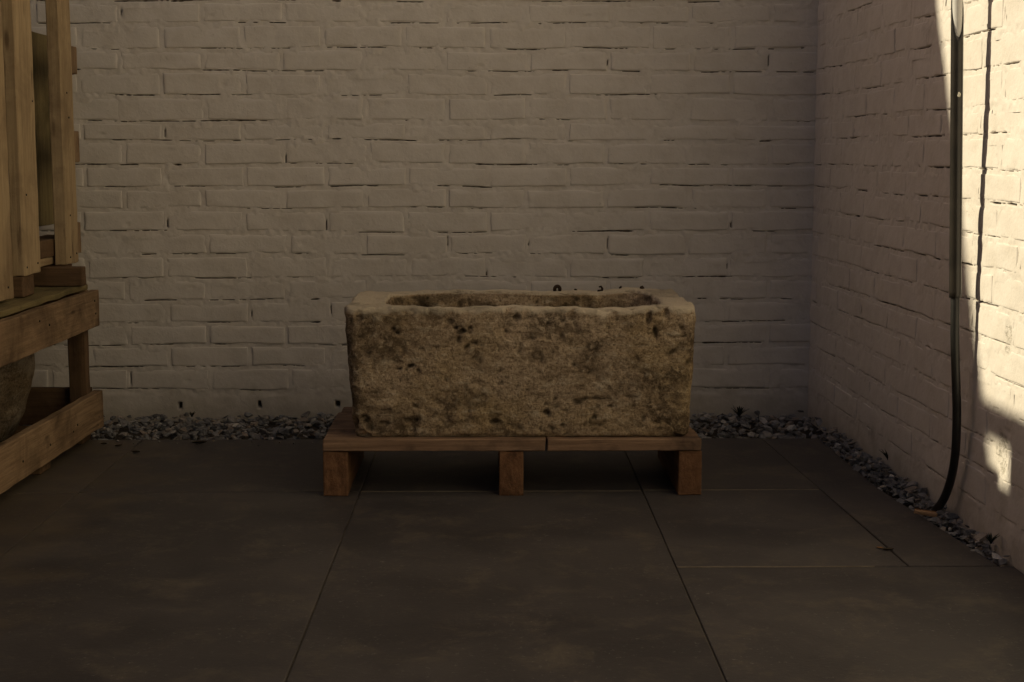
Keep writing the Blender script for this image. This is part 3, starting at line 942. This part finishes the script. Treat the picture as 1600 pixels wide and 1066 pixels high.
for i, px in enumerate((871, 900, 937, 970, 1004)):
    x = (px - 772) / FPX * RIMY
    TV = top_z['V']; nr_ = np.hypot(TV[:, 0] - x, TV[:, 1] - RIMY) < 0.009
    zb = float(TV[nr_, 2].max()) - 0.0045
    if i == 0:
        V, F = tube([(x + 0.0062 * math.cos(a), RIMY + 0.002 * math.sin(2 * a), zb + 0.007 + 0.0068 * math.sin(a)) for a in np.linspace(-0.7, math.pi + 0.7, 14)], [0.0044] * 14, 7)
        o = mk('iron_ring', V, F, M['rust'], origin=(x, RIMY, zb)); cat = 'iron ring'
    else:
        s = [0, (.0065, .005, .004), (.007, .005, .004), (.0045, .005, .0055), (.0075, .005, .006)][i]
        V, F = lump(40 + i, s[0], s[1], s[2] * 1.5); V = V + np.array([x, RIMY, zb + s[2] * 0.7])
        if i == 2:
            V2, F2 = tube([(x + .006, RIMY, zb + .002), (x + .007, RIMY, zb + .009), (x + .004, RIMY, zb + .014), (x - .001, RIMY, zb + .0125)], [.003, .0028, .0024, .0018], 6)
            F = list(F) + [tuple(len(V) + k for k in f) for f in F2]; V = np.concatenate([V, V2])
        o = mk('iron_stub', V, F, M['rust'], origin=(x, RIMY, zb), smooth=False); cat = 'iron stub'
    tag(o, stub_lab[i], cat, 'rusted stubs along the trough rim')

# ------------------------------------------------------------------ slatted crate at the left
RX = -0.985                       # outer face of its right side
cr = thing('slatted_crate', (-1.38, 3.1, 0), 'open timber crate of rough rails holding a round stone basin', 'crate')
CY0, CY1 = 2.42, 3.70
Lc = CY1 - CY0
zr = [(0.037, 0.122), (0.288, 0.377)]
rail_l = board('rail', cr, (RX - .011, (CY0 + CY1) / 2, 0.0815), Lc, 0.022, 0.092, 'Y', M['wood_rail'], 31, wob=1.6, rot=-0.008)
rail_u = board('rail', cr, (RX - .011, (CY0 + CY1) / 2, 0.332), Lc, 0.022, 0.090, 'Y', M['wood_rail'], 32, wob=1.6, rot=-0.002)
def on_rail(px, py):
    X = RX
    t = X / (px - 772) * FPX
    return (X + .0006, t, CAM_H - (py - 240) / FPX * t * 0.994)
for px, py in ((113, 668), (106, 679), (69, 700), (25, 727), (147, 655), (145, 668)): nail(rail_l, on_rail(px, py), (1, 0, 0))
for px, py in ((46, 512), (60, 502), (75, 508), (147, 470), (148, 490)): nail(rail_u, on_rail(px, py), (1, 0, 0))
LX = -1.80
for z in (0.0815, 0.332): board('rail', cr, (LX + .011, (CY0 + CY1) / 2, z), Lc, 0.022, 0.090, 'Y', M['wood_rail'], 33 + z)
for y in (CY1 - .012, CY0 + .012):
    board('rail', cr, ((RX + LX) / 2 - 0.0, y, 0.084), abs(LX - RX) - .05, 0.022, 0.094, 'X', M['wood_dark'] if y > 3 else M['wood_rail'], 35 + y)  # rear rail: the dark inside of the crate is put into its colour
    board('rail', cr, ((RX + LX) / 2, y, 0.332), abs(LX - RX) - .05, 0.022, 0.088, 'X', M['wood_rail'], 37 + y)
for x in (RX - .0445, LX + .0445):
    for y in (CY1 - .043, CY0 + .043):
        board('post', cr, (x, y, 0.2065), 0.335, 0.034, 0.043, 'Z', M['wood_dark'] if x > -1.2 else M['wood_rail'], 41 + x + y)  # right posts darkened, the shade of their front faces painted in
for i, y in enumerate((CY1 - .05, 3.30, 2.95, 2.50)):
    board('skid', cr, ((RX + LX) / 2 + (.0 if i else -.004), y, 0.0172), abs(LX - RX) - .05 - 0.004 * i, 0.075, 0.0335, 'X', M['wood_dark'], 45 + i)
xs = np.linspace(RX - .076, LX + .06, 7)
for i, x in enumerate(xs):
    board('deck_board', cr, (x, (CY0 + CY1) / 2 + random.uniform(-.004, .004), 0.3845), Lc - .004, 0.100, 0.0135, 'Y', M['wood_green'], 50 + i, wob=2.2)

# ------------------------------------------------------------------ round basin inside the crate
def build_basin():
    c = (-1.335, 3.37)
    prof = [(0.0, 0.036), (0.10, 0.036), (0.17, 0.037), (0.205, 0.046), (0.228, 0.07), (0.246, 0.11), (0.258, 0.155), (0.266, 0.20), (0.271, 0.25), (0.268, 0.272), (0.255, 0.278), (0.235, 0.277), (0.222, 0.268), (0.212, 0.22), (0.19, 0.14), (0.15, 0.09), (0.08, 0.075), (0.0, 0.073)]
    # refine
    pr = np.array(prof); s = np.concatenate([[0], np.cumsum(np.hypot(*np.diff(pr, axis=0).T))])
    t = np.linspace(0, s[-1], 110); rr = np.interp(t, s, pr[:, 0]); zz = np.interp(t, s, pr[:, 1])
    NS = 200; V = []
    for r, z in zip(rr, zz):
        th = np.arange(NS) * 2 * math.pi / NS
        V.append(np.column_stack([c[0] + max(r, 1e-4) * np.cos(th), c[1] + max(r, 1e-4) * np.sin(th), np.full(NS, z)]))
    V = np.concatenate(V)
    ii = np.arange(109)[:, None] * NS + np.arange(NS)[None, :]; jj = np.arange(109)[:, None] * NS + (np.arange(NS)[None, :] + 1) % NS
    Q = np.stack([ii, jj, jj + NS, ii + NS], -1).reshape(-1, 4)
    d = 0.005 * vnoise(V, 0.10, 91) + 0.0025 * vnoise(V, 0.03, 92) + 0.0012 * vnoise(V, 0.012, 93)
    rad = V[:, :2] - np.array(c); L = np.linalg.norm(rad, axis=1) + 1e-6
    V[:, :2] += rad / L[:, None] * (d * np.clip(L / 0.1, 0, 1))[:, None]
    V[:, 2] = np.maximum(V[:, 2] + 0.4 * d * (V[:, 2] > 0.06), 0.036)
    cav = np.clip(0.5 - (d - 0.0) / 0.012, 0, 1)
    return mk('stone_basin', V, Q.tolist(), M['basin'], attrs={'cav': cav})
tag(build_basin(), 'mottled round stone basin inside the slatted crate', 'basin')

# ------------------------------------------------------------------ timber blocks and the pallet standing on the crate
ZB = 0.3925
def loose_block(name, x0, x1, y0, y1, z0, z1, axis, mat, seed, label):
    e = thing(name, ((x0 + x1) / 2, (y0 + y1) / 2, z0), label, 'timber block', 'timber blocks under the upright pallet')
    dims = {'X': (x1 - x0, y1 - y0, z1 - z0), 'Y': (y1 - y0, x1 - x0, z1 - z0)}[axis]
    o = board('block', e, ((x0 + x1) / 2, (y0 + y1) / 2, (z0 + z1) / 2), *dims, axis, mat, seed)
    return e
lb = loose_block('timber_block', -1.150, -0.998, 3.60, 3.637, ZB, ZB + .046, 'X', M['wood_dark'], 61, 'timber block coloured as if shaded, on the rear end of the slatted crate')  # shade of the camera-facing side is in the block's colour
board('block', lb, (-1.105, 3.69, ZB + .023), 0.09, 0.10, 0.0455, 'X', M['wood_dark'], 63)
loose_block('timber_block', -1.150, -1.052, 3.315, 3.40, ZB, ZB + .046, 'X', M['wood_dark'], 62, 'dark timber block on the crate deck nearer the left picture edge')

up = thing('upright_pallet', (-1.06, 3.2, ZB), 'pale pallet standing upright on the slatted crate', 'pallet')
BX = -1.05
def vboard(ya, yb, za, zb, mat, seed, x=BX, t=0.022, **k):
    return board('slat', up, (x - t / 2, (ya + yb) / 2, (za + zb) / 2), zb - za, yb - ya, t, 'Z', mat, seed, **k)
s1 = vboard(3.105, 3.247, 0.399, 1.21, M['wood'], 71, t=0.020)
s2 = vboard(3.322, 3.448, 0.4395, 1.205, M['wood'], 72, t=0.026)
s3 = vboard(3.662, 3.765, 0.4395, 1.21, M['wood'], 73, t=0.030)
s4 = vboard(2.86, 2.99, 0.41, 1.2, M['wood'], 74)
s5 = vboard(2.60, 2.73, 0.41, 1.2, M['wood'], 75)
# rear layer
vboard(3.70, 3.99, 0.526, 1.018, M['wood_green'], 76, x=-1.165, t=0.020)
vboard(3.30, 3.42, 0.415, 1.20, M['wood_dark'], 77, x=-1.165, t=0.020)
vboard(2.95, 3.10, 0.415, 1.20, M['wood_dark'], 78, x=-1.165, t=0.020)
vboard(2.60, 2.75, 0.415, 1.20, M['wood_dark'], 79, x=-1.165, t=0.020)
# stringers between the layers: one low down, one above the picture
board('stringer', up, (-1.123, 3.22, 0.482), 1.30, 0.078, 0.042, 'Y', M['wood_dark'], 80)
board('stringer', up, (-1.123, 3.21, 0.4505), 1.26, 0.07, 0.0195, 'Y', M['wood'], 81)
board('stringer', up, (-1.123, 3.19, 1.155), 1.22, 0.078, 0.08, 'Y', M['wood'], 82)
for i, (za, zb, ye) in enumerate(((0.915, 0.985, 3.925), (0.690, 0.770, 3.92), (0.455, 0.535, 3.905))):
    board('cleat', up, (BX - .030 - .012, (3.77 + ye) / 2, (za + zb) / 2), zb - za, ye - 3.77, 0.022, 'Z', M['wood_rail'], 83 + i)
for s, pts in ((s2, ((3.345, .458), (3.425, .462), (3.36, .62), (3.43, .83))), (s3, ((3.69, .457), (3.745, .463), (3.70, .56), (3.72, .80), (3.71, .86))), (s1, ((3.13, .43), (3.21, .425), (3.12, .47)))):
    for y, z in pts: nail(s, (BX + .0008, y, z), (1, 0, 0), 0.0026)

# ------------------------------------------------------------------ pipe on the right wall
def pipe_at(px, py, d):
    """point d metres off the right wall seen at that place of the picture"""
    fw = np.array([math.sin(math.atan(28 / FPX)) * math.cos(math.atan(293 / FPX)), math.cos(math.atan(28 / FPX)) * math.cos(math.atan(293 / FPX)), -math.sin(math.atan(293 / FPX))])
    rt = np.array([math.cos(math.atan(28 / FPX)), -math.sin(math.atan(28 / FPX)), 0]); upv = np.cross(rt, fw)
    r = fw + rt * (px - 800) / FPX - upv * (py - 533) / FPX
    p0 = np.array([CX, WALL_Y, 0]) + RN * d; c = np.array([0, 0, CAM_H])
    return c + r * (np.dot(p0 - c, RN) / np.dot(r, RN))
pA = pipe_at(1492.5, 465, 0.040); pB = pipe_at(1496, 0, 0.056)
pT = pA + (pB - pA) * 2.9
cond = thing('cable_conduit', tuple(pipe_at(1470, 792, 0.03)), 'dark plastic conduit with bent black hose below, along the right wall', 'pipe')
R1 = 0.0113
# sleeve, its upper end cut at a slant
ax = (pB - pA) / np.linalg.norm(pB - pA)
ptop = pipe_at(1497, 66, 0.054)
Ls = np.linalg.norm(ptop - pA)
side = RN - ax * (RN @ ax); side /= np.linalg.norm(side); fr = np.cross(ax, side)
if fr[1] > 0: fr = -fr                                # fr: towards the viewer
V = []; F = []; NS = 28
view = -np.array([pA[0], pA[1], 0]); view /= np.linalg.norm(view); view -= ax * (view @ ax); view /= np.linalg.norm(view)
lat = np.cross(ax, view)
nr = 40
for i in range(nr + 1):
    for k in range(NS):
        th = 2 * math.pi * k / NS
        dirv = math.cos(th) * view + math.sin(th) * lat
        cut = Ls + 0.010 + 0.10 * (0.5 - 0.5 * math.cos(th)) - 0.012 * math.sin(th)
        V.append(pA + ax * (cut * i / nr) + dirv * R1)
for i in range(nr):
    for k in range(NS): F.append((i * NS + k, i * NS + (k + 1) % NS, (i + 1) * NS + (k + 1) % NS, (i + 1) * NS + k))
n0 = len(V)
for i in (nr, 0):                                      # wall thickness
    for k in range(NS):
        th = 2 * math.pi * k / NS
        V.append(V[i * NS + k] - (math.cos(th) * view + math.sin(th) * lat) * 0.0018)
for k in range(NS):
    k2 = (k + 1) % NS
    F.append((nr * NS + k, nr * NS + k2, n0 + k2, n0 + k)); F.append((n0 + k, n0 + k2, n0 + NS + k2, n0 + NS + k)); F.append((k2, k, n0 + NS + k, n0 + NS + k2))
mk('sleeve', V, F, M['sleeve'], cond)
V, F = tube([pA + ax * t for t in np.linspace(0.02, np.linalg.norm(pT - pA), 30)], [0.0090] * 30, 24)
mk('inner_pipe', V, F, M['white_pipe'], cond)
# hose below
hp = [(1492.5, 455, .040), (1492.3, 480, .0395), (1492, 530, .038), (1493.5, 590, .034), (1495, 640, .030), (1494, 690, .026), (1491, 722, .0235), (1486, 748, .0225), (1479, 770, .0235), (1471, 786, .026), (1461, 798, .030), (1452, 806, .034)]
ctrl = np.array([pipe_at(*p) for p in hp])
tt = np.arange(len(ctrl)); ts = np.linspace(0, len(ctrl) - 1, 90)
def cr_spline(P, t):
    i = np.clip(np.floor(t).astype(int), 0, len(P) - 2); f = (t - i)[:, None]
    p0 = P[np.maximum(i - 1, 0)]; p1 = P[i]; p2 = P[i + 1]; p3 = P[np.minimum(i + 2, len(P) - 1)]
    return 0.5 * (2 * p1 + (p2 - p0) * f + (2 * p0 - 5 * p1 + 4 * p2 - p3) * f ** 2 + (3 * p1 - p0 - 3 * p2 + p3) * f ** 3)
hpts = cr_spline(ctrl, ts)
V, F = tube(hpts, [0.0082] * 90, 18)
mk('hose', V, F, M['hose'], cond)
# ragged lower end of the sleeve and a paint blob
V, F = lump(5, .0075, .0075, .0055, 22); mk('end_plug', V + (pA + ax * 0.001), F, M['sticker'], cond, smooth=False)
sp = pipe_at(1498.5, 148, 0.054) + view * 0.006
V, F = lump(8, .0035, .0035, .006, 20); mk('paint_blob', V + sp, F, M['sticker'], cond, smooth=False)

# ------------------------------------------------------------------ gravel strips
grav = thing('gravel_strip', (0, 3.86, 0), 'strip of grey crushed stone along the foot of the walls', 'gravel', kind='structure')
# soil bed: back strip and side strip
q = [(-1.9, 3.677), (Gx(3.675), 3.677), (Gx(3.097), 3.097), (Gx(2.503), 2.503), (right_x(2.503), 2.503), (right_x(4.05), 4.05), (-1.9, 4.05)]
nb = len(q); bv = [(x, y, -0.055) for x, y in q] + [(x, y, -0.022) for x, y in q]
mk('soil_bed', bv, [tuple(range(nb))[::-1], tuple(range(nb, 2 * nb))] + [(i, (i + 1) % nb, nb + (i + 1) % nb, nb + i) for i in range(nb)], M['soil'], grav, smooth=False)
protos = []
for i in range(14):
    V, F = lump(300 + i, 1.0, random.uniform(.55, .95), random.uniform(.30, .58), 9 + i % 4)
    me = bpy.data.meshes.new('stone'); me.from_pydata(V.tolist(), [], F); me.materials.append(M['gravel']); protos.append((V, F, me))
def hgt(x, y):
    p = np.array([[x, y, 0.]])
    if y > 3.66 and x < 0.80:
        edge = min(1, (y - 3.675) / 0.07)
        return -0.018 + 0.017 * edge + 0.006 * float(vnoise(p, 0.12, 5)[0]) - 0.006 * max(0, (y - 3.85) / .2)
    d = right_x(y) - x
    return -0.010 + 0.019 * min(1, max(0, (x - Gx(min(max(y, 2.503), 3.675))) / 0.03)) + 0.006 * float(vnoise(p, 0.1, 6)[0])
stones = []
R = random.Random(99)
def place(x, y, z, s, far): stones.append((x, y, z, s, far))
def spots(n, gen, smin, smax, sep):
    got = []
    tries = 0
    while len(got) < n and tries < n * 60:
        tries += 1
        x, y = gen(); s = smin + (smax - smin) * R.random() ** 1.8
        if all((x - a) ** 2 + (y - b_) ** 2 > (sep * (s + c)) ** 2 for a, b_, c in got): got.append((x, y, s))
    return got
def gb(): return (R.uniform(-1.32, 0.855), R.uniform(3.69, 4.035))
def gs():
    y = R.uniform(2.52, 3.70); return (R.uniform(Gx(y) + .004, right_x(y) - .008), y)
top_b = spots(900, gb, 0.009, 0.023, 0.66)
top_s = spots(240, gs, 0.008, 0.021, 0.55)
for x, y, s in top_b: place(x, y, hgt(x, y) + R.uniform(-.004, .006), s, 0)
for x, y, s in top_s: place(x, y, hgt(x, y) + R.uniform(-.003, .010), s, 0)
for k in range(900):
    x, y = gb(); place(x, y, hgt(x, y) - R.uniform(.008, .018), R.uniform(.010, .020), 1)
for k in range(260):
    x, y = gs(); place(x, y, hgt(x, y) - R.uniform(.006, .016), R.uniform(.009, .017), 1)
# crumbs that strayed on to the slabs
for k in range(34):
    x = R.uniform(-1.0, -0.3); place(x, 3.672 - abs(R.gauss(0, .035)), 0.002, R.uniform(.002, .006), 2)
def vis(sx):
    x, y, z, s, far = sx
    if far or (-0.34 < x < 0.44 and y < 4.1): return -1
    if x < -1.03: return -1
    return s / y * (1.3 if y < 3.66 else 1.0)
order = sorted(range(len(stones)), key=lambda i: -vis(stones[i]))
single = set(order[:300])
SV = []; SF = []
for i, (x, y, z, s, far) in enumerate(stones):
    pv, pf, me = protos[R.randrange(len(protos))]
    e = (R.uniform(-.5, .5), R.uniform(-.5, .5), R.uniform(0, 6.28))
    rot = Matrix.LocRotScale(None, __import__('mathutils').Euler(e), None).to_3x3()
    rad = s * max(abs(RN[0]), 1)
    x = min(x, right_x(y) - s * 0.75)
    y = min(y, WALL_Y - s * 0.75)
    if far == 2: z = s * 0.45
    if i in single:
        o = bpy.data.objects.new('stone', me); col.objects.link(o)
        o.rotation_euler = e; o.scale = (s, s, s); o.parent = grav; o.location = Vector((x, y, z)) - wloc(grav)
    else:
        P = (pv * s) @ np.array(rot).T + np.array([x, y, z]); n = len(SV)
        SV.extend(P.tolist()); SF.extend([tuple(n + k for k in f) for f in pf])
tag(mk('loose_stones', SV, SF, M['gravel'], grav, smooth=False), kind='stuff')

# ------------------------------------------------------------------ small litter and weeds
def floor_pt(px, py, z=0.0):
    fwp = math.atan(293 / FPX); yw = math.atan(28 / FPX)
    fw = np.array([math.sin(yw) * math.cos(fwp), math.cos(yw) * math.cos(fwp), -math.sin(fwp)])
    rt = np.array([math.cos(yw), -math.sin(yw), 0]); upv = np.cross(rt, fw)
    r = fw + rt * (px - 800) / FPX - upv * (py - 533) / FPX
    return np.array([0, 0, CAM_H]) + r * ((z - CAM_H) / r[2])
def leaf(p, L, w, yaw, curl, mat, label, group, name='dead_leaf'):
    n = 9; V = []; F = []
    ca, sa = math.cos(yaw), math.sin(yaw)
    for i in range(n):
        t = i / (n - 1); ww = w * math.sin(math.pi * min(1, t * 0.96 + 0.03)) ** 0.7
        for j in (-1, -0.5, 0, 0.5, 1):
            x = (t - .5) * L; y = j * ww / 2 * (1 + .15 * R.uniform(-1, 1)); z = 0.0015 + curl * (abs(j) ** 1.5) * ww + curl * 0.5 * (t - .5) ** 2 * L * 2
            V.append((p[0] + x * ca - y * sa, p[1] + x * sa + y * ca, p[2] + z))
    for i in range(n - 1):
        for j in range(4): F.append((i * 5 + j, (i + 1) * 5 + j, (i + 1) * 5 + j + 1, i * 5 + j + 1))
    # give it thickness
    nv = len(V); V2 = [(a, b_, c + .0007) for a, b_, c in V]; F2 = [tuple(nv + k for k in f)[::-1] for f in F]
    o = mk(name, V + V2, F + F2, mat, origin=tuple(p))
    return tag(o, label, 'leaf', group)
leaf(floor_pt(312, 694), .035, .016, .3, .35, M['leaf_dark'], 'largest dark dead leaf on the slabs in front of the gravel', 'dead leaves on the slabs')
leaf(floor_pt(212, 708), .024, .010, -.3, .3, M['leaf_dark'], 'dark dead leaf lying on the slab nearest the crate', 'dead leaves on the slabs')
leaf(floor_pt(185, 698), .020, .008, .8, .3, M['leaf_dark'], 'small dark dead leaf beside the corner of the crate', 'dead leaves on the slabs')
leaf(floor_pt(162, 695), .016, .008, -.1, .3, M['leaf_dark'], 'tiny dark dead leaf touching the corner of the crate', 'dead leaves on the slabs')
leaf(floor_pt(1388, 861), .022, .009, .2, .3, M['leaf_dark'], 'dark dead leaf on the slab joint at right', 'dead leaves on the slabs')
leaf(floor_pt(1375, 858), .014, .006, -.5, .2, M['leaf_dry'], 'small tan leaf crumb on the right slabs', 'dead leaves on the slabs')
# splinter of wood under the hose
p = floor_pt(1446, 801, 0.012)
e = thing('wood_splinter', tuple(p), 'orange wood splinter on the gravel below the hose', 'splinter')
sv = board('splinter', e, tuple(p + np.array([0, 0, .0])), 0.045, 0.012, 0.004, 'X', M['chip_wood'], 95, seg=8)
sv.rotation_euler = (0.2, 0.12, -0.25)

def weed(px, py, hh, n, label, z=0.01, flat=1.0):
    p = floor_pt(px, py, z); V = []; F = []
    root = thing('weed', tuple(p), label, 'weed', 'weeds in the gravel')
    for k in range(n):
        a = R.uniform(0, 6.28); L = hh * R.uniform(.6, 1.1); lean = R.uniform(.2, 1.0) * flat; w = R.uniform(.0015, .0032)
        nn = len(V)
        for i in range(6):
            t = i / 5; r = L * lean * t ** 1.3; zz = L * (t - .25 * lean * t * t); ww = w * math.sin(math.pi * (t * .9 + .08))
            c = p + np.array([r * math.cos(a), r * math.sin(a), zz]); d = np.array([-math.sin(a), math.cos(a), 0]) * ww
            V += [c - d, c + np.array([0, 0, -.0008]), c + d]
        for i in range(5):
            for j in range(2): F.append((nn + i * 3 + j, nn + i * 3 + j + 1, nn + i * 3 + j + 4, nn + i * 3 + j + 3))
    mk('leaves', V, F, M['weed'], root)
    return root
weed(1388, 722, .034, 22, 'dark weed by the right wall, midway along the gravel', .02, .7)
weed(1283, 642, .034, 20, 'dark weed in the corner where the two walls meet', .0)
weed(1155, 652, .036, 24, 'dark weed by the back wall just right of the trough', .0)
weed(300, 652, .018, 14, 'low weed at the foot of the back wall left of the trough', .0)
weed(1548, 850, .022, 16, 'small weed at the near end of the right gravel', .02, .8)

# ------------------------------------------------------------------ unseen board fence on the left, added to keep sun off the yard
FX = -1.93; FTOP = 1.79
fen = thing('shade_fence', (FX, 1.0, 0), 'unseen timber board fence added to shade the yard from the left', 'fence')
y = 4.02; i = 0
while y > -2.6:
    short = abs(y - 0.0625 - 3.29) < 0.0630  # shortened board leaves a gap shaped to pass a spot of sun
    top = FTOP - 0.045 - (0.085 if short else 0)
    board('fence_board', fen, (FX, y - 0.0625, (top - 0.04) / 2), top + 0.04, 0.124, 0.018, 'Z', M['wood_shade_fence'], 100 + i, seg=10)
    if short:
        SHORTY = y
    y -= 0.125; i += 1
board('fence_cap', fen, (FX, 0.72, FTOP - 0.0225), 6.66, 0.045, 0.044, 'Y', M['wood_shade_fence'], 180, seg=40)
for z in (0.35, 1.05): board('fence_rail', fen, (FX - 0.032, 0.72, z), 6.6, 0.045, 0.07, 'Y', M['wood_shade_fence'], 181 + z, seg=30)
